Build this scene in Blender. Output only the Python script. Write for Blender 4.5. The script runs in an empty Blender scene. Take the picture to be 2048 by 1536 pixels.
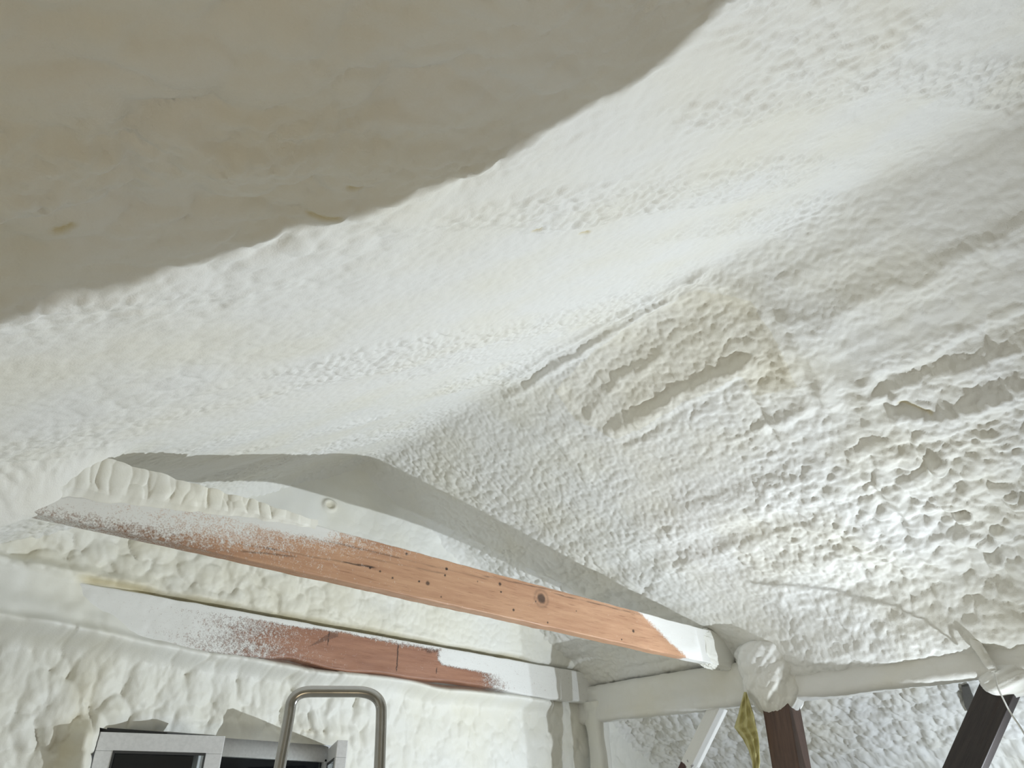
import bpy, bmesh, math
import numpy as np
from mathutils import Vector, Matrix

scn = bpy.context.scene
COL = scn.collection

# ------------------------------------------------------------------ camera
F = 1479.0; CX, CY = 1024.0, 768.0
PITCH = math.atan(882.0 / F); HEAD = math.radians(47)
fh = np.array([math.cos(HEAD), math.sin(HEAD), 0.0])
RT = np.array([math.sin(HEAD), -math.cos(HEAD), 0.0])
FW = fh * math.cos(PITCH) + np.array([0, 0, 1.0]) * math.sin(PITCH)
UP = np.cross(RT, FW)
cam = bpy.data.cameras.new('camera'); camo = bpy.data.objects.new('camera', cam); COL.objects.link(camo)
cam.sensor_width = 36.0; cam.lens = 36.0 * F / 2048.0; cam.clip_start = 0.02
camo.matrix_world = Matrix(((RT[0], UP[0], -FW[0], 0), (RT[1], UP[1], -FW[1], 0), (RT[2], UP[2], -FW[2], 0), (0, 0, 0, 1)))
scn.camera = camo

# ------------------------------------------------------------------ world, lamp, exposure
w = bpy.data.worlds.new('night'); scn.world = w; w.use_nodes = True
w.node_tree.nodes['Background'].inputs[0].default_value = (0.55, 0.62, 0.7, 1)
w.node_tree.nodes['Background'].inputs[1].default_value = 0.012
scn.view_settings.view_transform = 'Standard'; scn.view_settings.look = 'None'
scn.view_settings.gamma = 1.0; scn.view_settings.use_curve_mapping = False
scn.view_settings.exposure = 0.0

LAMP = np.array([5.19, 0.9, -0.62])
AIM = np.array([-0.2, 3.4, 0.4])
LAMP_POWER = 610.0
sl = bpy.data.lights.new('work_lamp_light', 'SPOT'); sl.energy = LAMP_POWER; sl.color = (0.84, 0.925, 1.0)
sl.shadow_soft_size = 0.010; sl.spot_size = math.radians(150); sl.spot_blend = 1.0
slo = bpy.data.objects.new('work_lamp_light', sl); COL.objects.link(slo)
slo.location = LAMP
fl = bpy.data.lights.new('fill_panel_light', 'AREA'); fl.energy = 17.5; fl.color = (1.0, 0.82, 0.55); fl.shape = 'RECTANGLE'; fl.size = 1.6; fl.size_y = 1.0  # added soft warm fill that lifts the shadows
flo = bpy.data.objects.new('fill_panel_light', fl); COL.objects.link(flo); flo.location = (0.6, -0.9, -1.36)
flo.rotation_euler = Vector((1.2, 2.6, 2.6)).to_track_quat('-Z', 'Y').to_euler()
l2 = bpy.data.lights.new('added_spot_light', 'SPOT'); l2.energy = 190.0; l2.color = (.78, .88, 1); l2.shadow_soft_size = .01; l2.spot_size = math.radians(75); l2.spot_blend = .6  # extra spot added to brighten the foam beyond the plate
l2o = bpy.data.objects.new('added_spot_light', l2); COL.objects.link(l2o); LAMP2 = np.array([5.55, .35, -1.2]); l2o.location = LAMP2
l2o.rotation_euler = Vector(np.array([5.75, 3.0, .5]) - LAMP2).to_track_quat('-Z', 'Y').to_euler()
slo.rotation_euler = Vector(AIM - LAMP).to_track_quat('-Z', 'Y').to_euler()

FLOOR = -1.55
RX, RZ, S, YG = 2.65, 2.40, 0.577, 4.5     # ridge x and height, roof slope, gable plane

# ------------------------------------------------------------------ picture measurements -> points on real planes
def ray(px, py): return FW * F + RT * (px - CX) - UP * (py - CY)
def on(px, py, ax, v):
    d = ray(px, py); return d * (v / d[ax])
def roofR(px, py):
    d = ray(px, py); return d * ((RZ + S * RX) / (d[2] + S * d[0]))
def roofL(px, py):
    d = ray(px, py); return d * ((RZ - S * RX) / (d[2] - S * d[0]))

# ------------------------------------------------------------------ noise
def _h(ix, iy, k):
    n = (ix.astype(np.int64) * 374761393 + iy.astype(np.int64) * 668265263 + k * 2147483647 + 12345) & 0xFFFFFFFF
    n = ((n ^ (n >> 13)) * 1274126177) & 0xFFFFFFFF
    n = ((n ^ (n >> 16)) * 2246822519) & 0xFFFFFFFF
    return ((n ^ (n >> 15)) & 0xFFFFFF) / float(0xFFFFFF)
def vnoise(x, y, k=0):
    ix = np.floor(x); iy = np.floor(y); fx = x - ix; fy = y - iy
    fx = fx * fx * fx * (fx * (fx * 6 - 15) + 10); fy = fy * fy * fy * (fy * (fy * 6 - 15) + 10)
    a = _h(ix, iy, k); b = _h(ix + 1, iy, k); c = _h(ix, iy + 1, k); d = _h(ix + 1, iy + 1, k)
    return ((a * (1 - fx) + b * fx) * (1 - fy) + (c * (1 - fx) + d * fx) * fy) * 2 - 1
def fbm(x, y, k=0, o=4):
    r = 0; a = 1; t = 0
    for i in range(o):
        r = r + a * vnoise(x * 2 ** i + 17.3 * i, y * 2 ** i - 9.1 * i, k + i); t += a; a *= 0.5
    return r / t
def domes(x, y, k=0, jit=0.9):
    """rounded foam cells, 1 at a cell's middle falling to creases of 0 between cells"""
    ix = np.floor(x); iy = np.floor(y)
    f1 = np.full(x.shape, 9.0); f2 = np.full(x.shape, 9.0); idv = np.zeros(x.shape)
    for dx in (-1, 0, 1):
        for dy in (-1, 0, 1):
            jx = ix + dx; jy = iy + dy
            h1 = _h(jx, jy, k)
            d = (jx + 0.5 + (h1 - 0.5) * jit - x) ** 2 + (jy + 0.5 + (_h(jx, jy, k + 7) - 0.5) * jit - y) ** 2
            m = d < f1
            f2 = np.where(m, f1, np.minimum(f2, d)); idv = np.where(m, h1, idv); f1 = np.where(m, d, f1)
    f1 = np.sqrt(f1); f2 = np.sqrt(f2)
    e = np.clip((f2 - f1) / 0.8, 0, 1)
    return (0.55 * np.clip(1 - f1 * f1 * 1.1, 0, 1) + 0.45 * np.sqrt(1 - (1 - e) ** 2)) * (0.6 + 0.4 * idv)
def bubbles(x, y, k=0, rmin=.42, rmax=.95, jit=1.0):
    """overlapping rounded blisters of mixed size"""
    ix = np.floor(x); iy = np.floor(y); best = np.zeros(x.shape)
    for dx in (-1, 0, 1):
        for dy in (-1, 0, 1):
            jx = ix + dx; jy = iy + dy
            h1 = _h(jx, jy, k); h2 = _h(jx, jy, k + 7); h3 = _h(jx, jy, k + 13); h4 = _h(jx, jy, k + 17)
            rr_ = rmin + (rmax - rmin) * h3 ** 1.5
            ux = x - jx - .5 - (h1 - .5) * jit; uy = y - jy - .5 - (h2 - .5) * jit
            d = (ux * ux + uy * uy) / (rr_ * rr_)
            best = np.maximum(best, np.sqrt(np.clip(1 - d, 0, 1)) * rr_ * (.75 + .35 * h4))
    return best
def sstep(a, b, x):
    t = np.clip((x - a) / (b - a), 0, 1); return t * t * (3 - 2 * t)
def seg_dist(x, y, pts):
    best = np.full(x.shape, 1e9)
    for (ax, ay), (bx, by) in zip(pts[:-1], pts[1:]):
        vx, vy = bx - ax, by - ay; L = vx * vx + vy * vy + 1e-12
        t = np.clip(((x - ax) * vx + (y - ay) * vy) / L, 0, 1)
        best = np.minimum(best, np.hypot(x - ax - t * vx, y - ay - t * vy))
    return best
def inside(x, y, poly):
    r = np.zeros(x.shape, bool); n = len(poly)
    for i in range(n):
        x0, y0 = poly[i]; x1, y1 = poly[(i + 1) % n]
        c = ((y0 > y) != (y1 > y)) & (x < (x1 - x0) * (y - y0) / (y1 - y0 + 1e-12) + x0)
        r ^= c
    return r

# ------------------------------------------------------------------ mesh and tagging helpers
def grid_mesh(name, P, attrs=None, keep=None, smooth=True):
    nu, nv = P.shape[:2]
    idx = np.arange(nu * nv).reshape(nu, nv)
    q = np.stack([idx[:-1, :-1], idx[1:, :-1], idx[1:, 1:], idx[:-1, 1:]], -1)
    q = q[keep] if keep is not None else q.reshape(-1, 4)
    q = q.reshape(-1, 4)
    co = P.reshape(-1, 3)
    if keep is not None:
        used = np.zeros(nu * nv, bool); used[q.ravel()] = True
        new = np.cumsum(used) - 1; q = new[q]; co = co[used]
        attrs = {k: v.reshape(-1)[used] for k, v in (attrs or {}).items()}
    return raw_mesh(name, co, q, attrs, smooth)
def raw_mesh(name, co, q, attrs=None, smooth=True):
    me = bpy.data.meshes.new(name)
    me.vertices.add(len(co)); me.vertices.foreach_set('co', np.ascontiguousarray(co, np.float32).ravel())
    me.loops.add(q.size); me.loops.foreach_set('vertex_index', np.ascontiguousarray(q, np.int32).ravel())
    me.polygons.add(len(q)); me.polygons.foreach_set('loop_start', np.arange(0, q.size, 4, dtype=np.int32))
    me.polygons.foreach_set('use_smooth', np.full(len(q), smooth))
    for k, v in (attrs or {}).items():
        a = me.attributes.new(k, 'FLOAT', 'POINT'); a.data.foreach_set('value', np.ascontiguousarray(v, np.float32).ravel())
    me.update(calc_edges=True); me.validate()
    return me
def link(name, me, mat, parent=None, loc=None):
    o = bpy.data.objects.new(name, me); COL.objects.link(o)
    if mat: me.materials.append(mat)
    if parent: o.parent = parent
    if loc is not None: o.location = loc
    return o
def thing(name, label, cat, loc, group=None):
    o = bpy.data.objects.new(name, None); COL.objects.link(o); o.location = loc
    o['label'] = label; o['category'] = cat; o.empty_display_size = 0.1
    if group: o['group'] = group
    return o
def struct(o, label, cat):
    o['kind'] = 'structure'; o['label'] = label; o['category'] = cat; return o

def sweep(Lg, wy, hz, nx, np_, fn=None, rad=0.008, attrs_fn=None, name='m'):
    """square-section member along local x; section y in -wy/2..wy/2, z in 0..hz, rounded arrises, closed ends"""
    # profile
    pts = []
    r = min(rad, wy / 2 * .98, hz / 2 * .98)
    per = []
    def arc(cy_, cz_, a0):
        for t in np.linspace(a0, a0 + math.pi / 2, 5): per.append((cy_ + r * math.cos(t), cz_ + r * math.sin(t), math.cos(t), math.sin(t)))
    def side(p, q):
        n = max(2, int(math.hypot(q[0] - p[0], q[1] - p[1]) / np_))
        for t in np.linspace(0, 1, n + 1)[1:-1]:
            per.append((p[0] + (q[0] - p[0]) * t, p[1] + (q[1] - p[1]) * t, p[2], p[3]))
    a, b = wy / 2 - r, hz - r
    arc(a, r, -math.pi / 2); side((a + r, r, 1, 0), (a + r, b)); arc(a, b, 0); side((a, hz, 0, 1), (-a, hz))
    arc(-a, b, math.pi / 2); side((-a - r, b, -1, 0), (-a - r, r)); arc(-a, r, math.pi); side((-a, 0, 0, -1), (a, 0))
    per = np.array(per); m = len(per)
    xs = np.linspace(0, Lg, nx + 1)
    X = np.repeat(xs[:, None], m, 1); Y = np.repeat(per[None, :, 0], nx + 1, 0); Z = np.repeat(per[None, :, 1], nx + 1, 0)
    NY = np.repeat(per[None, :, 2], nx + 1, 0); NZ = np.repeat(per[None, :, 3], nx + 1, 0)
    at = attrs_fn(X, Y, Z, NY, NZ) if attrs_fn else {}
    if fn: X, Y, Z = fn(X, Y, Z, NY, NZ)
    co = np.stack([X, Y, Z], -1).reshape(-1, 3)
    idx = np.arange((nx + 1) * m).reshape(nx + 1, m); nxt = np.roll(idx, -1, 1)
    q = np.stack([idx[:-1], nxt[:-1], nxt[1:], idx[1:]], -1).reshape(-1, 4)[:, ::-1]
    # end caps as quads round a middle vertex
    caps = []; extra = []
    for row, flip in ((0, False), (nx, True)):
        c = len(co) + len(extra); extra.append(co[idx[row]].mean(0))
        for i in range(0, m - 1, 2):
            f = [idx[row, i], idx[row, i + 1], idx[row, (i + 2) % m], c]
            caps.append(f[::-1] if flip else f)
        if m % 2:
            pass
    co = np.vstack([co, extra]); q = np.vstack([q, np.array(caps)])
    for k in at: at[k] = np.concatenate([at[k].reshape(-1), [0, 0]])
    return raw_mesh(name, co, q, at)
def orient(o, p0, p1, upv=(0, 0, 1)):
    """local x from p0 to p1, local z as near as possible to upv"""
    p0 = Vector(p0); x = (Vector(p1) - p0).normalized(); z = Vector(upv); y = z.cross(x).normalized(); z = x.cross(y)
    o.matrix_world = Matrix(((x[0], y[0], z[0], p0[0]), (x[1], y[1], z[1], p0[1]), (x[2], y[2], z[2], p0[2]), (0, 0, 0, 1)))

def blob(name, shape_fn, nu=120, nv=90, attrs_fn=None):
    """closed lump: sphere directions pushed out by shape_fn(dir array) -> positions"""
    u = np.linspace(0, 2 * math.pi, nu + 1)[:-1]; v = np.linspace(1e-3, math.pi - 1e-3, nv)
    U, V = np.meshgrid(u, v, indexing='ij')
    D = np.stack([np.cos(U) * np.sin(V), np.sin(U) * np.sin(V), np.cos(V)], -1)
    P = shape_fn(D, U, V)
    idx = np.arange(nu * nv).reshape(nu, nv); nx = np.roll(idx, -1, 0)
    q = np.stack([idx[:, :-1], idx[:, 1:], nx[:, 1:], nx[:, :-1]], -1).reshape(-1, 4)
    return raw_mesh(name, P.reshape(-1, 3), q, attrs_fn(P) if attrs_fn else {'stain_shade': np.zeros(nu * nv)})

def tube(name, pts, rad, sides=14, res=8, caps=True):
    cu = bpy.data.curves.new(name, 'CURVE'); cu.dimensions = '3D'
    sp = cu.splines.new('NURBS'); sp.points.add(len(pts) - 1)
    for p, q in zip(sp.points, pts): p.co = (*q, 1)
    sp.use_endpoint_u = True; sp.order_u = 3; sp.resolution_u = res
    cu.bevel_depth = rad; cu.bevel_resolution = sides // 4; cu.use_fill_caps = caps
    tmp = bpy.data.objects.new('tmp', cu); COL.objects.link(tmp)
    dg = bpy.context.evaluated_depsgraph_get(); me = bpy.data.meshes.new_from_object(tmp.evaluated_get(dg)); me.name = name
    bpy.data.objects.remove(tmp); bpy.data.curves.remove(cu)
    me.polygons.foreach_set('use_smooth', np.ones(len(me.polygons), bool))
    return me
def boxes(name, bl, bev=0.003):
    bm = bmesh.new()
    for (x0, x1, y0, y1, z0, z1) in bl:
        r = bmesh.ops.create_cube(bm, size=1.0)
        for v in r['verts']:
            v.co = Vector(((x0 + x1) / 2 + v.co.x * (x1 - x0), (y0 + y1) / 2 + v.co.y * (y1 - y0), (z0 + z1) / 2 + v.co.z * (z1 - z0)))
    if bev: bmesh.ops.bevel(bm, geom=bm.edges[:], offset=bev, segments=2, affect='EDGES', profile=0.6)
    me = bpy.data.meshes.new(name); bm.to_mesh(me); bm.free(); return me

# ------------------------------------------------------------------ materials
def mat(name):
    m = bpy.data.materials.new(name); m.use_nodes = True; n = m.node_tree
    return m, n.nodes, n.links, n.nodes['Principled BSDF']
def nd(N, t, **kw):
    n = N.new(t)
    for k, v in kw.items():
        if k in n.inputs: n.inputs[k].default_value = v
        else: setattr(n, k, v)
    return n
def mix(N, L, fac, a, b):
    m = N.new('ShaderNodeMix'); m.data_type = 'RGBA'
    for s, v in ((0, fac), (6, a), (7, b)):
        if hasattr(v, 'is_linked'): L.new(v, m.inputs[s])
        elif s == 0: m.inputs[0].default_value = v
        else: m.inputs[s].default_value = (*v, 1)
    return m.outputs[2]
def ramp(N, L, src, a, b):
    r = N.new('ShaderNodeMapRange'); r.inputs[1].default_value = a; r.inputs[2].default_value = b; L.new(src, r.inputs[0]); return r.outputs[0]

FOAM = (0.80, 0.795, 0.765)
def foam_mat(name, col=FOAM, fine=170.0, bump=0.35, rough=0.62):
    m, N, L, B = mat(name)
    tc = nd(N, 'ShaderNodeTexCoord')
    n1 = nd(N, 'ShaderNodeTexNoise', Scale=2.2, Detail=4.0); L.new(tc.outputs['Object'], n1.inputs['Vector'])
    c = mix(N, L, ramp(N, L, n1.outputs[0], .42, .72), col, (col[0] * .985, col[1] * .965, col[2] * .90))
    st = nd(N, 'ShaderNodeAttribute', attribute_name='stain_shade')
    c = mix(N, L, st.outputs['Fac'], c, (0.60, 0.50, 0.25))
    L.new(c, B.inputs['Base Color']); B.inputs['Roughness'].default_value = rough
    B.inputs['Specular IOR Level'].default_value = 0.28
    n2 = nd(N, 'ShaderNodeTexNoise', Scale=fine, Detail=3.0, Roughness=0.6); L.new(tc.outputs['Object'], n2.inputs['Vector'])
    b = nd(N, 'ShaderNodeBump', Strength=bump, Distance=0.004); L.new(n2.outputs[0], b.inputs['Height']); L.new(b.outputs[0], B.inputs['Normal'])
    return m
M_FOAM = foam_mat('spray_foam')
M_FOAMG = foam_mat('spray_foam_gable', (0.81, 0.805, 0.755), 90, .25, .5)

def wood_mat(name, a, b, c_spray=FOAM, grain=1.0):
    m, N, L, B = mat(name)
    tc = nd(N, 'ShaderNodeTexCoord'); mp = nd(N, 'ShaderNodeMapping'); mp.inputs['Scale'].default_value = (1.2, 14, 14)
    L.new(tc.outputs['Object'], mp.inputs[0])
    n1 = nd(N, 'ShaderNodeTexNoise', Scale=2.5, Detail=7.0, Roughness=0.62); L.new(mp.outputs[0], n1.inputs['Vector'])
    col = mix(N, L, ramp(N, L, n1.outputs[0], .36, .66), a, b)
    mp2 = nd(N, 'ShaderNodeMapping'); mp2.inputs['Scale'].default_value = (3, 60, 60); L.new(tc.outputs['Object'], mp2.inputs[0])
    n2 = nd(N, 'ShaderNodeTexNoise', Scale=3.0, Detail=3.0); L.new(mp2.outputs[0], n2.inputs['Vector'])
    col = mix(N, L, ramp(N, L, n2.outputs[0], .60, .80), col, (b[0] * .62, b[1] * .55, b[2] * .5))
    dk = nd(N, 'ShaderNodeAttribute', attribute_name='dark'); col = mix(N, L, dk.outputs['Fac'], col, (0.035, 0.022, 0.018))
    sp = nd(N, 'ShaderNodeAttribute', attribute_name='spray'); n3 = nd(N, 'ShaderNodeTexNoise', Scale=150.0, Detail=3.0, Roughness=0.7); L.new(tc.outputs['Object'], n3.inputs['Vector'])
    ad = nd(N, 'ShaderNodeMath', operation='MULTIPLY_ADD'); L.new(n3.outputs[0], ad.inputs[0]); ad.inputs[1].default_value = 1.5; L.new(sp.outputs['Fac'], ad.inputs[2])
    col = mix(N, L, ramp(N, L, ad.outputs[0], 1.02, 1.55), col, c_spray)
    L.new(col, B.inputs['Base Color']); B.inputs['Roughness'].default_value = 0.48
    B.inputs['Specular IOR Level'].default_value = 0.4
    bp = nd(N, 'ShaderNodeBump', Strength=0.3, Distance=0.003); L.new(n2.outputs[0], bp.inputs['Height']); L.new(bp.outputs[0], B.inputs['Normal'])
    return m
M_BEAM = wood_mat('red_pine', (0.56, 0.33, 0.20), (0.45, 0.245, 0.145))
M_BEAM2 = wood_mat('red_pine_dull', (0.40, 0.205, 0.13), (0.31, 0.15, 0.095))
M_POST = wood_mat('brown_timber', (0.135, 0.082, 0.062), (0.085, 0.054, 0.043))
M_BRACE = wood_mat('dark_timber', (0.055, 0.045, 0.042), (0.035, 0.030, 0.030))
M_BRACE2 = wood_mat('dark_red_timber', (0.085, 0.035, 0.028), (0.055, 0.025, 0.022))
def plain(name, col, rough=0.5, metal=0.0, bump=0, scale=60, spec=0.5):
    m, N, L, B = mat(name)
    tc = nd(N, 'ShaderNodeTexCoord')
    n1 = nd(N, 'ShaderNodeTexNoise', Scale=scale, Detail=3.0); L.new(tc.outputs['Object'], n1.inputs['Vector'])
    c = mix(N, L, ramp(N, L, n1.outputs[0], .35, .7), col, tuple(v * .9 for v in col)); L.new(c, B.inputs['Base Color'])
    B.inputs['Roughness'].default_value = rough; B.inputs['Metallic'].default_value = metal; B.inputs['Specular IOR Level'].default_value = spec
    if bump:
        b = nd(N, 'ShaderNodeBump', Strength=bump, Distance=0.003); L.new(n1.outputs[0], b.inputs['Height']); L.new(b.outputs[0], B.inputs['Normal'])
    return m
M_PVC = plain('white_upvc', (0.78, 0.78, 0.78), .35)
M_GASKET = plain('dark_gasket', (0.05, 0.05, 0.05), .6)
M_ALU = plain('aluminium', (0.47, 0.46, 0.44), .24, 1.0, .06, 35)
M_STEEL = plain('dark_steel', (0.09, 0.09, 0.09), .5, .3)
M_FLOOR = plain('concrete_floor', (0.52, 0.50, 0.45), .85, 0, .4, 14)
M_WALLB = plain('foam_dull', (0.74, 0.71, 0.62), .8, 0, .4, 14)
M_CABLE = plain('white_cable', (0.72, 0.71, 0.67), .45)
M_MEMB = plain('yellow_membrane', (0.52, 0.47, 0.21), .42, 0, .5, 45)
M_HOLE = plain('hole_shade', (0.09, 0.085, 0.075), .6, 0, .3, 80)
mg, N_, L_, B_ = mat('window_glass'); B_.inputs['Base Color'].default_value = (0.75, 0.8, 0.82, 1)
B_.inputs['Transmission Weight'].default_value = 1.0; B_.inputs['Roughness'].default_value = 0.02; B_.inputs['IOR'].default_value = 1.35
M_GLASS = mg

# ------------------------------------------------------------------ structure: foam-sprayed ceiling (both roof slopes in one skin)
def axis(segs):
    out = []
    for a, b, st in segs: out.append(np.arange(a, b - 1e-9, st))
    out.append([segs[-1][1]]); return np.concatenate(out)
xs = axis([(-1.4, -0.2, .06), (-0.2, 6.0, .0075), (6.0, 6.7, .03)])
ys = axis([(-3.2, -0.4, .06), (-0.4, 4.62, .0075)])
X, Y = np.meshgrid(xs, ys, indexing='ij')
D = X - RX; rr = 0.10
Z = RZ - S * (np.sqrt(D * D + rr * rr) - rr * 0.35)
dz = -S * D / np.sqrt(D * D + rr * rr)
nl = np.sqrt(1 + dz * dz)
NX, NZ = dz / nl, -1 / nl                    # inward (downward) normal
right = sstep(-.1, .15, D); left = 1 - right
def R2(lst): return [tuple(roofR(*p)[:2]) for p in lst]
def L2(lst): return [tuple(roofL(*p)[:2]) for p in lst]
H = np.zeros(X.shape); ST = np.zeros(X.shape)
# warp for natural outlines
wx = X + 0.025 * fbm(X * 6, Y * 6, 3, 3); wy = Y + 0.025 * fbm(X * 6 + 40, Y * 6, 5, 3)
RIB = 0.64
def rib(pts, amp, wd, rough=0.35):
    global H
    d = seg_dist(wx, wy, pts)
    a = RIB * amp * (1 + rough * vnoise(X * 9, Y * 9, 21))
    H = H + a * np.exp(-(d / wd) ** 2)
# large undulation + passes of the gun running along the ridge on the right slope, along the rafters on the left
H += 0.020 * fbm(X * 1.1, Y * 1.1, 1, 3)
H += right * 0.016 * fbm(D * 5.5, Y * 0.55 + 3, 11, 3)
far_r = sstep(0.5, 1.7, D) * right
H += far_r * 0.016 * fbm(D * 9 + 0.15 * vnoise(X * 3, Y * 3, 2), Y * 0.8, 13, 3)
H += left * 0.010 * fbm(D * 0.7, (Y + 0.25 * D) * 4.0, 15, 3)
# fine cells everywhere, size varying
msk = 0.5 + 0.5 * np.clip(fbm(X * 1.7, Y * 1.7, 30, 3) * 2.2, -1, 1)
smooth_band = np.exp(-(seg_dist(wx, wy, R2([(1660, 740), (1850, 650), (2100, 560)])) / .10) ** 2)
near_top = sstep(1.3, .2, Y + .35 * np.abs(D))            # sprayed smoother near the camera end
cell_a = bubbles(wx * 31, wy * 23, 40)
cell_b = bubbles(wx * 50 + 5, wy * 40, 41)
H += right * (0.0115 * cell_a * (0.45 + .75 * msk) + 0.006 * cell_b) * (1 - .75 * smooth_band) * (1 - .65 * near_top * sstep(.75, .35, np.abs(D)))
H += right * 0.020 * bubbles(wx * 15 + 1.2 * fbm(X * 5, Y * 5, 47, 2), wy * 10, 42) * sstep(.15, 1.0, far_r * msk * 1.5) * (1 - smooth_band)
lump_l = sstep(.25, .75, .5 + .5 * fbm(D * .9, (Y + .3 * D) * 3.2, 33, 3) * 2)
H += left * (0.010 * cell_b * (.4 + lump_l) + 0.014 * domes(wx * 20, wy * 24, 43) * lump_l)
H += left * 0.016 * domes(wx * 9, wy * 9, 44) * sstep(1.35, .35, X) * msk
H += left * sstep(1.2, .3, X) * sstep(2.0, 1.0, Y) * (.045 * bubbles(wx * 5.5, wy * 5.5, 61) + .018 * bubbles(wx * 14, wy * 14, 62))
ST += left * .10 * np.clip(fbm(X * 3, Y * 3, 63, 4) * 1.6, 0, 1) * sstep(1.3, .3, X) * sstep(2.2, 1.2, Y)
H += left * 0.030 * fbm(wx * 2.6, wy * 2.6, 45, 3) * sstep(.9, .1, X) * sstep(2.1, .9, Y)
# the boxed-in rooflight outline on the right slope
box = R2([(1112, 785), (1190, 700), (1290, 618), (1372, 574), (1500, 600), (1560, 690), (1592, 772), (1512, 800), (1484, 748), (1232, 882), (1150, 840)])
dbox = seg_dist(wx, wy, box + box[:1]); ins = inside(wx, wy, box)
H -= 0.020 * np.where(ins, sstep(0, .13, dbox), 0)
H += right * .006 * bubbles(wx * 20, wy * 26, 48) * np.exp(-(np.minimum(dbox, 1) / .16) ** 2)
rib(R2([(1005, 748), (1120, 665), (1230, 600), (1352, 540), (1400, 520)]), .030, .035)
rib(R2([(1020, 790), (1070, 760), (1200, 670), (1340, 578)]), .034, .032)
rib(R2([(1040, 762), (1150, 690), (1290, 605)]), -.015, .018)
rib(R2([(1180, 838), (1245, 765), (1330, 715)]), .022, .035)
rib(R2([(1135, 795), (1165, 825)]), -.022, .03)
rib(R2([(1222, 868), (1340, 802), (1490, 728)]), .027, .042); rib(R2([(1240, 895), (1350, 836), (1492, 760)]), -.016, .022)
rib(R2([(1290, 812), (1412, 752), (1480, 716)]), -.018, .02)
rib(R2([(1380, 545), (1500, 590), (1560, 640)]), .03, .05)
rib(R2([(1572, 636), (1620, 725), (1665, 815)]), .042, .040)
rib(R2([(1520, 640), (1560, 700), (1592, 775)]), .018, .03)
rib(R2([(1530, 860), (1570, 850), (1610, 820)]), .035, .035)
rib(R2([(1502, 800), (1530, 850), (1566, 905)]), -.028, .025)
rib(R2([(1060, 860), (1110, 880), (1170, 960)]), .02, .06)
rib(R2([(1590, 560), (1620, 640), (1700, 720), (1725, 800)]), .018, .05)
# ribs and grooves of the right slope
rib(R2([(1700, 795), (1780, 770), (1900, 715), (2060, 640)]), -.016, .028)
rib(R2([(1745, 800), (1900, 750), (2060, 700)]), .024, .035)
rib(R2([(1800, 845), (1930, 815), (2060, 780)]), .045, .045)
rib(R2([(1830, 890), (1950, 858), (2060, 830)]), -.020, .03)
rib(R2([(1640, 655), (1800, 580), (2060, 450)]), .020, .05)
rib(R2([(1690, 680), (1850, 610), (2060, 520)]), -.014, .03)
rib(R2([(1724, 770), (1750, 850), (1785, 905)]), .038, .045)
rib(R2([(1790, 815), (1870, 825)]), -.03, .018)
rib(R2([(1788, 800), (1800, 850), (1830, 880)]), .035, .02)
rib(R2([(1748, 960), (1790, 1000), (1815, 1035)]), .035, .022)
rib(R2([(1745, 975), (1780, 1015), (1800, 1040)]), -.022, .018)
rib(R2([(1380, 1140), (1500, 1180), (1640, 1260)]), .015, .05)
rib(R2([(1600, 1090), (1750, 1050), (1900, 1010)]), .012, .08)
H += right * sstep(5.18, 5.4, X) * (.040 * bubbles(wx * 13, wy * 11, 64) + .02 * bubbles(wx * 24, wy * 20, 65))
# big knobbly foam under the lamp
c = roofR(1960, 1010); kn = np.exp(-(((X - c[0]) / .55) ** 2 + ((Y - c[1]) / .55) ** 2) ** 1.5) * right
kn2 = np.exp(-(((X - c[0]) / .85) ** 2 + ((Y - c[1]) / .95) ** 2) ** 1.5) * right
H += kn * 0.050 * bubbles(wx * 9.5, wy * 8.5, 50) + kn2 * .030 * bubbles(wx * 15, wy * 14, 51)
for (px, py), r, a in (((1927, 1030), .045, .06), ((1880, 930), .05, .05), ((1975, 1085), .05, .035), ((2030, 1000), .05, .04), ((1990, 1120), .04, .04)):
    q = roofR(px, py); d2 = (X - q[0]) ** 2 + (Y - q[1]) ** 2
    H += a * np.sqrt(np.clip(1 - d2 / r ** 2, 0, 1))
# amber nicks and yellowed patches in the foam
for fn_, lst in ((roofL, [(610, 418), (640, 415), (662, 414)]), (roofL, [(685, 352), (705, 356)]), (roofL, [(1070, 468), (1082, 462)]), (roofL, [(1164, 473), (1180, 471)]), (roofL, [(112, 452), (135, 440)]), (roofR, [(1800, 808), (1860, 822)])):
    pts = [tuple(fn_(*p)[:2]) for p in lst]
    d = seg_dist(wx, wy, pts); ST += .75 * np.exp(-(d / .009) ** 2); H -= .006 * np.exp(-(d / .008) ** 2)
q = roofL(60, 130); ST += .22 * np.exp(-(((X - q[0]) / .14) ** 2 + ((Y - q[1]) / .16) ** 2)) * (.5 + .5 * fbm(X * 7, Y * 7, 60, 3))
q = roofL(10, 480); ST += .2 * np.exp(-(((X - q[0]) / .08) ** 2 + ((Y - q[1]) / .12) ** 2))
ST += .16 * right * np.where(ins, 1, 0) + .10 * np.exp(-(seg_dist(wx, wy, R2([(1380, 560), (1520, 620), (1600, 800)])) / .12) ** 2)
# thick fillets in the corners: gable, tie beam ends, wall plate
H += 0.10 * np.exp(-(YG - Y).clip(0) / .07)
H += 0.17 * np.exp(-((Y - 3.03) / .10) ** 2) * sstep(.75, .35, X)
H += 0.17 * np.exp(-((X - 5.02) / .24) ** 2) * right * sstep(3.0, 2.6, Y) + .04 * np.exp(-((X - 5.02) / .1) ** 2) * right
ceil_P = np.stack([X + NX * H, Y, Z + NZ * H], -1)
o = link('ceiling', grid_mesh('ceiling', ceil_P, {'stain_shade': ST.clip(0, 1)}), M_FOAM)
struct(o, 'white spray foam covering both sloping roof planes and the ridge overhead', 'ceiling')

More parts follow.
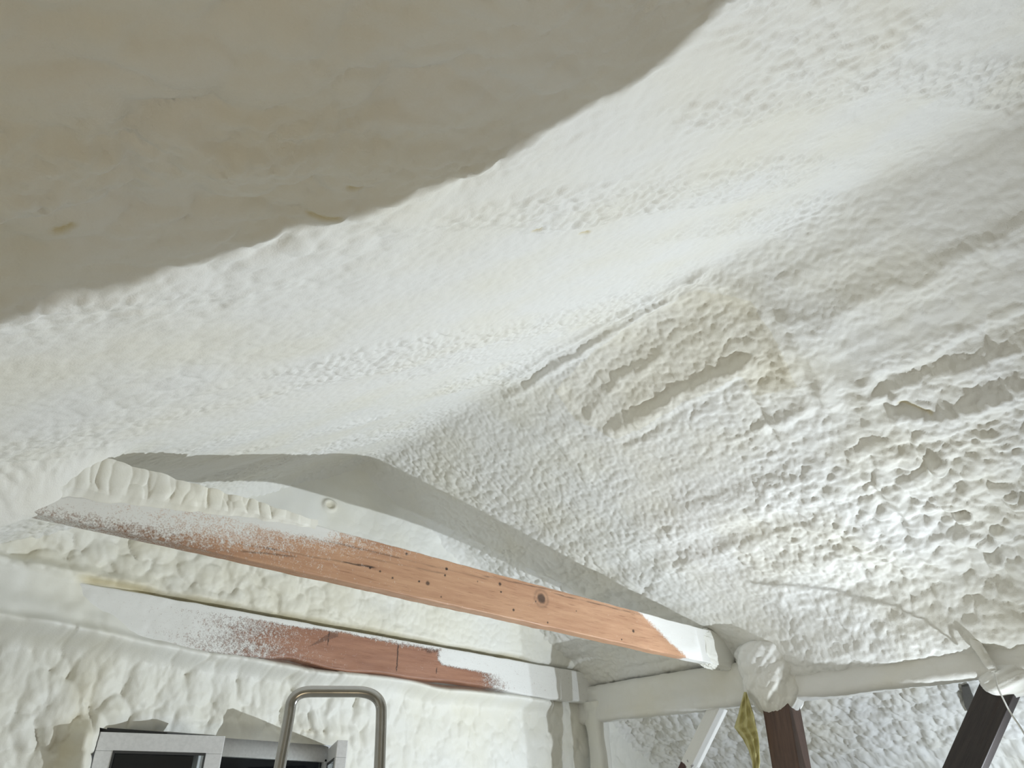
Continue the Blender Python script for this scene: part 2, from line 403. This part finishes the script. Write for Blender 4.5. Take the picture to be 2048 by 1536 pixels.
# ------------------------------------------------------------------ structure: gable wall with the window opening
WX0, WX1, WZ0, WZ1 = 1.27, 2.71, -0.62, 0.42
xs = axis([(-1.4, .5, .05), (.5, 6.0, .0085), (6.0, 6.6, .05)])
zs = axis([(FLOOR, .1, .05), (.1, 2.5, .0085)])
X, Z = np.meshgrid(xs, zs, indexing='ij')
wx = X + .03 * fbm(X * 5, Z * 5, 70, 3); wz = Z + .03 * fbm(X * 5 + 9, Z * 5, 71, 3)
H = .02 * fbm(X * 1.3, Z * 1.3, 72, 3); ST = np.zeros(X.shape)
lower = sstep(.90, .78, Z + .03 * vnoise(X * 2, Z, 3)); upper = 1 - sstep(1.32, 1.12, Z)
plain_r = sstep(2.6, 3.4, X + .3 * fbm(X * 2, Z * 2, 73, 2))            # flatter foam to the right of the window
bwx = wx + .035 * fbm(X * 9, Z * 7, 87, 3); bwz = wz + .05 * fbm(X * 9 + 31, Z * 7, 88, 3)
big = np.maximum(bubbles(bwx * 9.5 + .4 * wz, bwz * 6.2, 74), .85 * bubbles(bwx * 15 + 3, bwz * 10, 75))
H += lower * (1 - plain_r) * (.085 * big * (.7 + .5 * vnoise(X * 2.3, Z * 2.3, 89)) + .008 * domes(wx * 24, wz * 17, 75)) + lower * plain_r * (.016 * bubbles(wx * 15, wz * 11, 76) + .012 * fbm(X * 9, Z * 9, 77, 3))
H += .115 * np.exp(-((Z - .825 - .02 * fbm(X * 2, X * 0, 86, 2)) / .045) ** 2) * sstep(4.7, 4.4, X) + .06 * sstep(1.9, .9, X) * np.exp(-((Z - .90) / .08) ** 2)
H += .17 * sstep(1.85, .55, X + .12 * fbm(X * 8, Z * 8, 86, 2)) * sstep(.78, .86, Z) * sstep(1.20, 1.08, Z)
mid = sstep(1.08, 1.14, Z) * sstep(1.55, 1.38, Z)                        # slab of yellower foam above the lower timber
H += mid * (.060 + .045 * bubbles(bwx * 7, bwz * 9, 78) * sstep(4.3, 1.6, X) + .010 * domes(wx * 18, wz * 18, 79))
H += upper * sstep(1.3, 1.45, Z) * (.006 * domes(wx * 16, wz * 16, 80) * sstep(2.2, 2.9, X) + .02 * fbm(X * 3, Z * 3, 81, 3))
ST += .22 * mid * (.5 + .5 * fbm(X * 4, Z * 8, 82, 3)) * sstep(4.2, 2.6, X)
line = 1.115 + .012 * fbm(X * 4, Z * 0, 83, 3)
cr = np.exp(-((Z - line) / .022) ** 2) * sstep(.9, 1.05, X) * sstep(4.45, 4.2, X)
H -= .05 * cr; ST += .55 * np.exp(-((Z - line) / .026) ** 2) * sstep(.9, 1.05, X) * sstep(4.45, 4.2, X)  # yellow foam tint in the groove, also painting in its shade
# yellow tears beside the window and lumps over it
for a, b, n_ in ((1.17, .5, .0), (1.12, .25, .3)):
    d = np.hypot((wx - a) / .10, (wz - b) / .28); ST += .35 * np.exp(-d ** 2) * (.4 + .6 * np.abs(fbm(X * 14, Z * 5, 84, 3)))
cre = np.clip(.45 - big, 0, 1) * 2 * lower * (1 - plain_r); ST += .16 * cre * (.5 + .5 * fbm(X * 3, Z * 3, 85, 2))
d = np.hypot((wx - 2.55) / .22, (wz - .47) / .06); H += .06 * np.exp(-d ** 2); ST += .2 * np.exp(-d ** 2)
for px, py in ((660, 1010), (455, 1005)):
    q = on(px, py, 1, YG); d = np.hypot(X - q[0], (Z - q[2]) * 1.3); H += .02 * sstep(.07, .04, d) - .02 * sstep(.045, .02, d); ST += .35 * np.exp(-(d / .06) ** 2)
# thin foam round the window reveal
H += .13 * np.exp(-((wx - 1.205) / .08) ** 2) * sstep(.47, .38, Z); win_d = np.maximum.reduce([WX0 - X + .07, X - WX1, Z - WZ1]); H *= sstep(-.01, .10, win_d) * .75 + .25
H += .05 * np.exp(-np.abs(Z - (RZ - S * np.abs(X - RX))) / .06)
P = np.stack([X, YG - H, Z], -1)
xc = (xs[:-1] + xs[1:]) / 2; zc = (zs[:-1] + zs[1:]) / 2
XC, ZC = np.meshgrid(xc, zc, indexing='ij')
keep = ~((XC > WX0) & (XC < WX1) & (ZC > WZ0) & (ZC < WZ1))
o = link('wall_back', grid_mesh('wall_back', P, {'stain_shade': ST.clip(0, 1)}, keep), M_FOAMG)
# grid faces into the room
struct(o, 'gable end wall of lumpy cream spray foam behind the timbers', 'wall')

# plain shell out of the frame
def quad_wall(name, pts, m, label, cat='wall'):
    me = bpy.data.meshes.new(name); me.from_pydata(pts, [], [(0, 1, 2, 3)]); me.update(); return struct(link(name, me, m), label, cat)
quad_wall('floor', [(-1.6, -3.4, FLOOR), (6.8, -3.4, FLOOR), (6.8, 4.8, FLOOR), (-1.6, 4.8, FLOOR)], M_FLOOR, 'bare grey concrete floor of the loft room', 'floor')
quad_wall('wall_left', [(-1.3, -3.3, FLOOR), (-1.3, 4.7, FLOOR), (-1.3, 4.7, .6), (-1.3, -3.3, .6)], M_WALLB, 'foam covered side wall under the left roof slope')
quad_wall('wall_right', [(6.5, -3.3, FLOOR), (6.5, 4.7, FLOOR), (6.5, 4.7, .6), (6.5, -3.3, .6)], M_WALLB, 'foam covered side wall under the right roof slope')
quad_wall('wall_front', [(-1.6, -3.1, FLOOR), (6.8, -3.1, FLOOR), (6.8, -3.1, 2.6), (-1.6, -3.1, 2.6)], M_WALLB, 'foam covered end wall behind the viewer')

# ------------------------------------------------------------------ window
wr = bpy.data.objects.new('window_1', None); COL.objects.link(wr); wr.location = (WX0, YG, WZ0)
struct(wr, 'white plastic casement window below the lower timber, one sash ajar', 'window')
WW, WH = 1.425, WZ1 - WZ0 - .012
def wpart(name, bl, m, par, bev=.004): return link(name, boxes(name, bl, bev), m, par)
fy0, fy1 = .03, .10
fr = wpart('window_frame', [(0, WW, fy0, fy1, WH - .075, WH + .03), (0, WW, fy0, fy1, 0, .055), (0, .055, fy0, fy1, .055, WH - .055), (WW - .055, WW, fy0, fy1, .055, WH - .055), (.58, .64, fy0, fy1, .055, WH - .055)], M_PVC, wr)
wpart('head_gap', [(-.02, .64, -.03, .03, WH + .002, WH + .022)], M_GASKET, wr, .002)
wpart('glass', [(.64, WW - .055, .06, .075, .055, WH - .055)], M_GLASS, wr, 0)
# left sash, ajar: hinged on the left jamb
def sash(name, W, Hh, loc, ang):
    s = wpart(name, [(0, W, -.06, 0, Hh - .085, Hh), (0, W, -.06, 0, 0, .085), (0, .085, -.06, 0, .085, Hh - .085), (W - .085, W, -.06, 0, .085, Hh - .085)], M_PVC, wr)
    s.location = loc; s.rotation_euler = (0, 0, ang)
    g = wpart('glass', [(.08, W - .08, -.04, -.018, .08, Hh - .08)], M_GLASS, s, 0)
    k = wpart('gasket', [(.08, W - .08, -.062, -.056, Hh - .095, Hh - .083), (.08, .09, -.062, -.056, .085, Hh - .09), (W - .09, W - .08, -.062, -.056, .085, Hh - .09), (.08, W - .08, -.062, -.056, .08, .09)], M_GASKET, s, 0)
    return s
sash('sash', .60, WH - .006, (.03, -.03, .002), math.radians(-22))
sash('sash', .60, WH - .006, (WW, -.02, .002), math.radians(180 + 64))

# ------------------------------------------------------------------ timbers
def beam_attrs(kind):
    def fn(X, Y, Z, NY, NZ):
        n = fbm(X * 60, Z * 60 + Y * 60, 90, 3); n2 = fbm(X * 3, Z * 14 + Y * 9, 91, 3); hf = vnoise(X * 160, Z * 160 + Y * 120, 92)
        dark = np.zeros(X.shape)
        if kind == 1:
            zl = Z / .225
            mL = .80 * sstep(1.75, .15, X - .85 * (zl - .35) + .15 * n2) + .15 * sstep(.9, .3, X)         # white at the left, higher along the top
            mT = sstep(1.55, 1.30, X) * sstep(.45, .85, zl + .1 * n2)
            mR = sstep(-.02, .14, X - (3.63 + (1 - zl) * .46) + .05 * n2)
            v = np.maximum(np.maximum(mL * .9, mT), mR * 1.05)
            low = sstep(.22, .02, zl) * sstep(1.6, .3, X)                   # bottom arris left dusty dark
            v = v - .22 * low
            thin = .25 * sstep(2.2, .9, X) + .10 * sstep(.7, 1, zl)
            sp = (v + thin * .55 + .22 * n)
            for (kx, kz, kr, ka) in [KN for KN in KNOTS]:
                d = np.hypot((X - kx) / (1.15 * kr), (Z - kz) / kr) + .15 * n
                dark = np.maximum(dark, ka * sstep(1.15, .6, d))
                dark = np.maximum(dark, .35 * ka * np.exp(-((d - 1.35) / .25) ** 2) * (kr > .015))
            for (x0, x1, z0, z1, a) in CRACKS:
                t = np.clip((X - x0) / (x1 - x0), 0, 1); zz = z0 + (z1 - z0) * t + .004 * fbm(X * 9, X * 0, 95, 3)
                e = np.minimum(X - x0, x1 - X)
                dark = np.maximum(dark, a * sstep(.0052, .0018, np.abs(Z - zz)) * sstep(0, .05, e) * (.35 + .65 * sstep(-.25, .1, fbm(X * 7, X * 0 + z0 * 50, 96, 2))))
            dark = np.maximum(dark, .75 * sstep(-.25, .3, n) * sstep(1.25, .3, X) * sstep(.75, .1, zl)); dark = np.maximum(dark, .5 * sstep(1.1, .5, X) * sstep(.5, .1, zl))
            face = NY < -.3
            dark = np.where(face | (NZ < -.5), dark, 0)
            sp = np.where(NZ > .5, 1, sp); sp = np.where(NY > .5, .85, sp)
            return {'spray': sp.clip(0, 1), 'dark': dark.clip(0, 1)}
        zl = Z / .235
        mL = .95 * sstep(2.05, .25, X - .05 + .45 * (zl - .5) * 0 + .15 * n2)
        mT = sstep(.80, 1.0, zl + .14 * n2 + .10 * sstep(2.2, 1.2, X)) * .9
        mR = sstep(2.72, 2.80, X + .04 * n2) * sstep(.36, .52, zl + .06 * n2 - .25 * sstep(3.0, 3.6, X) * 0)
        mR2 = sstep(3.05, 3.55, X + .2 * zl + .08 * n2)
        v = np.maximum.reduce([mL, mT, mR, mR2])
        sp = (v + .25 * n + .18 * sstep(2.3, .8, X))
        dk = sstep(.12, .5, v) * (.55 + .4 * n)
        for (kx, kz0, kz1, wd) in ((2.40, .02, .24, .007), (2.74, .04, .10, .006), (1.86, .11, .24, .004)):
            dk = np.maximum(dk, .9 * sstep(wd, wd * .4, np.abs(X - kx - .08 * (Z - .1) * 0 + .005 * n)) * sstep(kz0, kz0 + .02, Z) * sstep(kz1, kz1 - .02, Z))
        dk = np.maximum(dk, .7 * sstep(.045, .01, np.hypot(X - 2.41, (Z - .225) * 1.6) + .03 * n)); dk = np.maximum(dk, .7 * sstep(.07, .02, np.hypot((X - 2.68) * .6, (Z - .215) * 1.6) + .03 * n))
        t = np.clip((X - 1.72) / .2, 0, 1); dk = np.maximum(dk, .45 * (np.abs(Z - (.09 + .12 * t)) < .03 * t) * (X > 1.72) * (X < 1.93))
        return {'spray': sp.clip(0, 1), 'dark': dk.clip(0, 1)}
    return fn
B1X0 = .25; B1Z = .962; B1H = .225
def kn_at(px, py, r, a=1.0):
    q = on(px, py, 1, 3.0); return (q[0] - B1X0, q[2] - B1Z, r, a)
KNOTS = [kn_at(1083, 1197, .034, .85), kn_at(855, 1167, .012, .8), kn_at(1000, 1168, .010, .9), kn_at(1002, 1184, .006), kn_at(1027, 1220, .008), kn_at(893, 1138, .009), kn_at(890, 1151, .006), kn_at(1153, 1222, .005), kn_at(1095, 1245, .006), kn_at(1267, 1262, .011, .9), kn_at(1243, 1279, .006), kn_at(785, 1156, .005), kn_at(740, 1136, .006), kn_at(882, 1194, .005), kn_at(955, 1163, .004), kn_at(838, 1163, .006), kn_at(760, 1143, .005), kn_at(813, 1108, .007), kn_at(1072, 1203, .005)]
def crk(p, q, a):
    u = on(*p, 1, 3.0); v = on(*q, 1, 3.0); return (u[0] - B1X0, v[0] - B1X0, u[2] - B1Z, v[2] - B1Z, a)
CRACKS = [crk((470, 1085), (760, 1138), .95), crk((560, 1060), (980, 1160), .5), crk((590, 1050), (640, 1062), .9), crk((960, 1150), (1260, 1215), .5), crk((700, 1110), (900, 1150), .4), crk((470, 1100), (600, 1115), .6), crk((1100, 1185), (1290, 1232), .6)]
def wane1(X, Y, Z, NY, NZ):
    n = fbm(X * 4, Z * 8, 97, 3) * .003
    return X, Y + NY * n, Z + NZ * (n + .002 * fbm(X * 14, X * 0, 98, 2))
t1 = thing('tie_beam', 'upper reddish pine tie beam with knots, foam thick on its left end', 'beam', (B1X0, 3.0, B1Z))
o = link('timber', sweep(4.75, .075, B1H, 1150, .0045, wane1, .006, beam_attrs(1), 'timber'), M_BEAM, t1); o.location = (0, .0375, 0)
# foam cloak over the top left of the upper beam: a wedge of drips on its face
nu, nv = 420, 80
U, V = np.meshgrid(np.linspace(0, 1, nu), np.linspace(0, 1, nv), indexing='ij')
xx = .02 + 1.30 * U
top = .245 - .10 * 0 + .03 * sstep(.25, .05, U) + .012 * fbm(xx * 9, xx * 0, 100, 3)
bot = .065 + .135 * sstep(.0, 1.0, U) + .012 * fbm(xx * 12, xx * 0, 101, 3) - .09 * sstep(.22, .0, U)
zz = bot + (top - bot) * V
drip = bubbles(xx * 26 + 5 * zz + .8 * fbm(xx * 6, zz * 9, 107, 2), zz * 8 + 3 + .6 * fbm(xx * 11, zz * 6, 108, 2), 102, .5, 1.1)
th = (.055 * (1 - U) ** .7 + .012) * np.sqrt(np.clip(1 - (1 - V) ** 2.2, 0, 1)) * (.75 + .35 * fbm(xx * 5, zz * 8, 103, 3)) + .020 * drip * (1 - .5 * U) * np.clip(V * 3, 0, 1)
yy = -th * np.clip(V * 6, 0, 1) * np.clip((1 - U) * 12, 0, 1) - .0005
front = np.stack([xx, yy, zz], -1)
back = front[:, ::-1].copy(); back[:, :, 1] = .045
over = np.concatenate([front, back], 1)
link('foam_coating', grid_mesh('foam_coating', over, {'stain_shade': .10 * np.concatenate([V, V], 1) * (.5 + .5 * fbm(over[..., 0] * 6, over[..., 2] * 6, 104, 2))}), M_FOAMG, t1)['label'] = 'rippled white foam coating'
# foam sleeve at the right end
def sleeve(D_, U_, V_):
    p = np.sign(D_) * np.abs(D_) ** .55 * np.array([.24, .055, .125]); n = domes(U_ * 6, V_ * 9, 105)
    p = p * (1 + .10 * fbm(U_ * 3, V_ * 3, 106, 3)[..., None] + .05 * n[..., None])
    p[..., 2] -= .05 * sstep(.6, 1, D_[..., 0]) * (D_[..., 2] < 0); return p + np.array([4.60, .045, .112])
link('foam_coating', blob('foam_coating', sleeve), M_FOAMG, t1)

def wane2(X, Y, Z, NY, NZ):
    lowside = sstep(.10, .0, Z)
    b = .030 * fbm(X * 1.3, X * 0, 110, 2) + .022 * np.exp(-((X - 1.62) / .12) ** 2) - .022 * np.exp(-((X - 2.0) / .2) ** 2)
    return X, Y + NY * (.003 * fbm(X * 5, Z * 9, 111, 3) + .008 * sstep(1.4, .3, X) * fbm(X * 9, Z * 9, 113, 3)), Z + lowside * b + NZ * .003 * fbm(X * 9, X * 0, 112, 2)
B2X0, B2Y, B2Z = .62, 4.40, .862
t2 = thing('tie_beam', 'lower dull reddish timber above the window, frosted with overspray at both ends', 'beam', (B2X0, B2Y, B2Z))
o = link('timber', sweep(4.5, .10, .235, 1000, .0055, wane2, .012, beam_attrs(2), 'timber'), M_BEAM2, t2); o.location = (0, .03, 0)

# wall plate along the right slope, foamed over
def plate_fn(X, Y, Z, NY, NZ):
    n = .018 * fbm(X * 2.2, Z * 6 + Y * 6, 120, 3) + .008 * domes(X * 14, (Z + Y) * 14, 121)
    return X, Y + NY * n, Z + NZ * n
def zero_stain(X, Y, Z, NY, NZ): return {'stain_shade': .12 * np.clip(fbm(X * 3, Z * 9, 122, 3), 0, 1)}
pl = thing('wall_plate', 'horizontal plate buried in smooth white foam, carried by the posts', 'beam', (5.02, 4.5, .72))
o = link('foam_coating', sweep(7.4, .15, .27, 700, .012, plate_fn, .035, zero_stain, 'foam_coating'), M_FOAM, pl)
orient(o, (0, 0, 0), (0, -1, 0)); 

def post_attrs(k, z0, soft, seed):
    def fn(X, Y, Z, NY, NZ):
        n = fbm(X * 40, Z * 40 + Y * 40, seed, 3)
        sp = sstep(z0 - soft, z0 + soft, X + .05 * n)
        dk = .5 * sstep(.35, .6, fbm(X * 1.5, Z * 30 + Y * 30, seed + 1, 3))
        return {'spray': sp, 'dark': dk, 'light': np.zeros(X.shape)}
    return fn
def member(name, label, cat, p0, p1, wy, hz, m, attrs, upv, group=None):
    t = thing(name, label, cat, p0, group)
    o = link('timber', sweep((Vector(p1) - Vector(p0)).length, wy, hz, 260, .008, None, .006, attrs, 'timber'), m, t)
    orient(o, (0, 0, 0), Vector(p1) - Vector(p0), upv); return t
# main post (x 4.92..5.10, y 2.60..2.80)
post = member('timber_post', 'brown squared post under the foam collar at the right end of the upper beam', 'post', (4.99, 2.70, FLOOR), (4.99, 2.70, .80), .19, .16, M_POST, post_attrs(0, 2.28, .02, 130), (1, 0, 0))
post.children[0].location = (-.08, 0, 0)
def collar(D_, U_, V_):
    ph = U_; h = np.cos(V_)
    r = .185 + .05 * sstep(-.2, .9, h) - .07 * sstep(-.1, -1, h)
    n = fbm(np.cos(U_) * 2 + 5, h * 2.2 + np.sin(U_) * 2, 140, 3) * .03 + .016 * domes(U_ * 3.2, h * 3.5, 141)
    s = np.clip(1 - h ** 8, 0, 1) ** .5
    p = np.stack([np.cos(U_) * (r + n) * s, np.sin(U_) * (r + n) * s * 1.1, .25 * h], -1)
    return p
o = link('foam_collar', blob('foam_collar', collar, 160, 120), M_FOAM, post); o.location = (.02, .02, 2.42)

# far corner post, foamed
def cpost_fn(X, Y, Z, NY, NZ):
    n = .012 * fbm(X * 5, Z * 9 + Y * 9, 145, 3) + .05 * sstep(2.15, 2.35, X) * (.6 + .5 * fbm(X * 9, Z * 9 + Y * 7, 146, 3))
    return X, Y + NY * n, Z + NZ * n
cp = thing('timber_post', 'corner post cased in white foam against the gable wall', 'post', (5.03, 4.36, FLOOR))
o = link('foam_coating', sweep(2.42, .14, .14, 260, .01, cpost_fn, .03, zero_stain, 'foam_coating'), M_FOAMG, cp); orient(o, (-.07, 0, 0), (-.07, 0, 1), (1, 0, 0))

# braces between plate and posts
b1 = member('knee_brace', 'dark red knee brace left of the post, its upper half white with foam', 'brace', (5.00, 3.92, -.10), (5.00, 3.22, .74), .09, .11, M_BRACE2, post_attrs(0, .62, .03, 150), (1, 0, 0))
b2 = member('knee_brace', 'thick almost black brace at the right edge with a white foam cap', 'brace', (5.02, 2.37, -.60), (5.02, 1.33, .74), .17, .11, M_BRACE, post_attrs(0, 3.0, .03, 152), (1, 0, 0))
def cap(D_, U_, V_):
    n = fbm(D_[..., 0] * 2 + 3, D_[..., 2] * 2 + D_[..., 1], 155, 3)
    return D_ * np.array([.13, .15, .11]) * (1 + .16 * n)[..., None]
o = link('foam_cap', blob('foam_cap', cap, 90, 60), M_FOAM, b2); o.location = (.03, 1.33 - 2.37, .72 + .60)

# ------------------------------------------------------------------ small hanging things
def at_x(px, py, x): return on(px, py, 0, x)
# yellow torn membrane hanging beside the post
Lb = [(1488, 1384), (1482, 1405), (1476, 1430), (1468, 1455), (1477, 1466), (1486, 1478), (1497, 1500), (1504, 1525), (1507, 1560), (1508, 1620)]
Rb = [(1493, 1384), (1500, 1405), (1508, 1430), (1513, 1455), (1515, 1466), (1517, 1478), (1519, 1500), (1520, 1525), (1516, 1560), (1514, 1620)]
nr, nc = 80, 24; ti = np.linspace(0, len(Lb) - 1, nr); pts = np.zeros((nr, nc, 3))
lx, ly = np.interp(ti, range(len(Lb)), [p[0] for p in Lb]), np.interp(ti, range(len(Lb)), [p[1] for p in Lb])
rx, ry = np.interp(ti, range(len(Rb)), [p[0] for p in Rb]), np.interp(ti, range(len(Rb)), [p[1] for p in Rb])
for i in range(nr):
    for j in range(nc):
        u = j / (nc - 1.0); wd = rx[i] - lx[i]
        dep = .030 * min(1, wd / 30.) * (abs(((u * 2.6 + .15 * math.sin(ti[i])) % 1.0) - .5) * 2 - .5) + .006 * math.sin(ti[i] * 5 + u * 7)
        pts[i, j] = at_x(lx[i] + wd * u, ly[i] + (ry[i] - ly[i]) * u, 4.85 + dep)
org = Vector(pts[0, 12])
me = grid_mesh('torn_membrane', pts - np.array(org), {'stain_shade': np.zeros(pts.shape[:2])})
o = link('torn_membrane', me, M_MEMB); o.location = org
md = o.modifiers.new('t', 'SOLIDIFY'); md.thickness = .002
o['label'] = 'yellow torn strip of membrane hanging in front of the post'; o['category'] = 'membrane scrap'
# white cable: foamed run from the roof to the plate, then hanging in front of the black brace
cb = thing('cable', 'thin white cable dropping from the foam past the black brace', 'cable', (0, 0, 0))
p = [at_x(1918, 1240, 4.90), at_x(1932, 1258, 4.885), at_x(1952, 1288, 4.88), at_x(1972, 1320, 4.88), at_x(1987, 1342, 4.90)]
me = tube('foam_coating', [tuple(q) for q in p], .026, 24, 24)
o = link('foam_coating', me, M_FOAM, cb)
dm = o.modifiers.new('lumps', 'DISPLACE'); tx = bpy.data.textures.new('lumps', 'CLOUDS'); tx.noise_scale = .05; dm.texture = tx; dm.strength = .016; dm.mid_level = .5
p = [at_x(1985, 1338, 4.90), at_x(1990, 1352, 4.89), at_x(1995, 1375, 4.89), at_x(2010, 1405, 4.92), at_x(2020, 1425, 4.950), at_x(2052, 1470, 4.955), at_x(2066, 1515, 4.955), at_x(2060, 1640, 4.955)]
link('cable_sheath', tube('cable_sheath', [tuple(q) for q in p], .0045, 12), M_CABLE, cb)
# dark patch standing in for a shaded hole in the foam beyond the plate
q0 = [roofR(1922, 1362), roofR(1936, 1360), roofR(1946, 1385), roofR(1952, 1405), roofR(1940, 1420), roofR(1928, 1400)]
c0 = sum(q0) / 6.0; nrm = np.array([-.5, 0, -.866]) * .045
bm = bmesh.new(); vs = [bm.verts.new(Vector(q - c0)) for q in q0]; f = bm.faces.new(vs)
r = bmesh.ops.extrude_face_region(bm, geom=[f]); bmesh.ops.translate(bm, verts=[v for v in r['geom'] if isinstance(v, bmesh.types.BMVert)], vec=Vector(-nrm * .4))
me = bpy.data.meshes.new('hole_patch'); bm.to_mesh(me); bm.free()
o = link('hole_patch', me, M_HOLE); o.location = Vector(c0 + nrm)
o['label'] = 'small blackish patch standing in for a shaded hole in the foam left of the black brace'; o['category'] = 'felt scrap'
# foam drips hanging from the slope above the plate
def drip_fn(sc, seed):
    def f(D_, U_, V_):
        n = fbm(D_[..., 0] * 2, D_[..., 2] * 2 + D_[..., 1], seed, 3); p = D_ * np.array(sc); p[..., 0] *= 1 - .35 * D_[..., 2]; p[..., 1] *= 1 - .35 * -D_[..., 2] * 0
        return p * (1 + .12 * n)[..., None]
    return f
for i, (px, py, sc, lb) in enumerate(((1815, 1318, (.016, .016, .035), 'small white foam drip above the plate, midway between post and black brace'), (2020, 1285, (.022, .022, .03), 'small white foam knob on the slope right of the foamed cable'))):
    q = roofR(px, py) + np.array([-.05, 0, -.075])
    o = link('foam_drip', blob('foam_drip', drip_fn(sc, 160 + i), 40, 30), M_FOAM); o.location = q
    o['label'] = lb; o['category'] = 'foam drip'; o['group'] = 'foam drips by the plate'

# ------------------------------------------------------------------ ladder (hooped handrail in view, the rest below the frame)
dv = ray(670, 1400); dv[2] = 0; dv /= np.linalg.norm(dv); rv = np.array([dv[1], -dv[0], 0])
LD = 2.5
def lad(px, py, dd=0.0):
    d = ray(px, py); return d * ((LD + dd) / (d @ dv))
top_z = lad(670, 1388)[2]
base = dv * (LD + .1); t = thing('step_ladder', 'aluminium step ladder with a bent tube hoop, in front of the window', 'ladder', (base[0], base[1], FLOOR))
B = np.array([base[0], base[1], FLOOR])
Lx, Rx = lad(578, 1452), lad(765, 1452)
def onrail(p, k): # extend rails down to the floor, leaning towards the viewer at the foot
    dirv = np.array([0, 0, -1.0]) + (-.10 if k < 0 else .06) * rv * .5 - .16 * dv
    return p + dirv * ((p[2] - FLOOR) / 1.0)
hoop = [onrail(Lx, -1), Lx, lad(583, 1383), lad(665, 1383), lad(760, 1384), Rx, onrail(Rx, 1)]
link('hoop_rail', tube('hoop_rail', [tuple(np.array(q) - B) for q in hoop], .0165, 20, 14), M_ALU, t)
for i in range(7):
    f = .12 + i * .12
    a = onrail(Lx, -1) * (1 - f) + Lx * f; b = onrail(Rx, 1) * (1 - f) + Rx * f
    if a[2] > lad(670, 1560)[2] - .05: continue
    me = boxes('step', [(0, float(np.linalg.norm(b - a)), -.04, .05, -.012, .012)], .003)
    o = link('step', me, M_ALU, t); orient(o, Vector(a - B), Vector(b - B))
for s, pt in ((-1, Lx), (1, Rx)):
    a = onrail(pt, s) * .35 + pt * .65
    foot = np.array([a[0], a[1], FLOOR]) + dv * .55 + rv * s * .04
    link('rear_leg', tube('rear_leg', [tuple(a - B), tuple((a + foot) / 2 - B), tuple(foot - B)], .013, 12), M_ALU, t)

# ------------------------------------------------------------------ work lamp that lights the room (stands below the frame on the right)
lt = thing('work_lamp', 'tripod work lamp with an added black flag that shades the near slope, standing by the right wall', 'lamp', (LAMP[0], LAMP[1], FLOOR))
ax = Vector(AIM - LAMP).normalized()
o = link('lamp_head', boxes('lamp_head', [(-.09, .09, -.05, .05, -.07, .07)], .01), M_STEEL, lt); o.location = Vector((0, 0, LAMP[2] - FLOOR)) - ax * .075
o.rotation_euler = ax.to_track_quat('-Y', 'Z').to_euler()
link('pole', tube('pole', [(.04, -.06, .12), (.04, -.06, .2), (.04, -.06, LAMP[2] - FLOOR - .02)], .012), M_STEEL, lt)
for k in range(3):
    a = k * 2.094 + .5; link('leg', tube('leg', [(.04, -.06, .14), (.04 + .12 * math.cos(a), -.06 + .12 * math.sin(a), .07), (.04 + .25 * math.cos(a), -.06 + .25 * math.sin(a), .01)], .009), M_STEEL, lt)
# flag: added unseen black plate, cut to shade the slope over the viewer
edge = [(-450, 790), (-250, 710), (0, 630), (200, 574), (400, 512), (580, 450), (750, 388), (900, 345), (1010, 308), (1130, 250), (1250, 185), (1340, 110), (1400, 60), (1450, 0), (1480, -60)]
C = [roofL(*p) for p in edge]
ctr = sum(C) / len(C); fn = ctr - LAMP; fn /= np.linalg.norm(fn); FD = 1.5
def to_flag(c): d = c - LAMP; return LAMP + d * (FD / (d @ fn))
inner = [to_flag(c) for c in C]
e2 = np.cross(fn, [0, 0, 1.0]); e2 /= np.linalg.norm(e2); e3 = np.cross(e2, fn)
outer_dir = to_flag(roofL(500, 0)) - to_flag(roofL(750, 388)); outer_dir -= fn * (outer_dir @ fn); outer_dir /= np.linalg.norm(outer_dir)
bm = bmesh.new(); base_l = np.array([LAMP[0], LAMP[1], FLOOR])
iv = [bm.verts.new(Vector(p - base_l)) for p in inner]; ov = [bm.verts.new(Vector(p + outer_dir * .95 - base_l)) for p in inner]
for i in range(len(iv) - 1): bm.faces.new((iv[i], iv[i + 1], ov[i + 1], ov[i]))
me = bpy.data.meshes.new('added_flag'); bm.to_mesh(me); bm.free()
o = link('added_flag', me, M_STEEL, lt); md = o.modifiers.new('t', 'SOLIDIFY'); md.thickness = .003
mid = inner[len(inner) // 2] + outer_dir * .1 - base_l
link('flag_arm', tube('flag_arm', [(.04, -.06, LAMP[2] - FLOOR - .05), tuple((np.array([.04, -.06, LAMP[2] - FLOOR - .05]) + mid) / 2 + outer_dir * .1), tuple(mid)], .005), M_STEEL, lt)

fp = thing('fill_panel', 'added low fill panel behind the viewer, lifting the shadows', 'lamp', (0.6, -0.9, FLOOR))  # unseen body added to carry the fill light
o = link('panel', boxes('panel', [(-.82, .82, -.52, .52, -.05, -.012)], .01), M_STEEL, fp); o.location = (0, 0, -1.36 - FLOOR); o.rotation_euler = flo.rotation_euler
o.rotation_euler = (Vector((1.2, 2.6, 2.6))).to_track_quat('Z', 'Y').to_euler()
for sx in (-.6, .6): link('foot', boxes('foot', [(sx - .03, sx + .03, -.25, .25, 0, .03)], .005), M_STEEL, fp)

l2t = thing('work_lamp', 'small square lamp added by the right wall to brighten the foam behind the posts', 'lamp', (LAMP2[0], LAMP2[1], FLOOR))  # unseen body for the added spot
ax2 = Vector(np.array([5.75, 3.0, .5]) - LAMP2).normalized()
o = link('lamp_head', boxes('lamp_head', [(-.08, .08, -.04, .04, -.06, .06)], .01), M_STEEL, l2t); o.location = Vector((0, 0, LAMP2[2] - FLOOR)) - ax2 * .07; o.rotation_euler = ax2.to_track_quat('-Y', 'Z').to_euler()
link('stand', tube('stand', [(-.1, -.1, .012), (-.1, -.1, .2), (-.02, -.08, .3), (.1, -.1, .2), (.1, -.1, .012)], .009), M_STEEL, l2t)
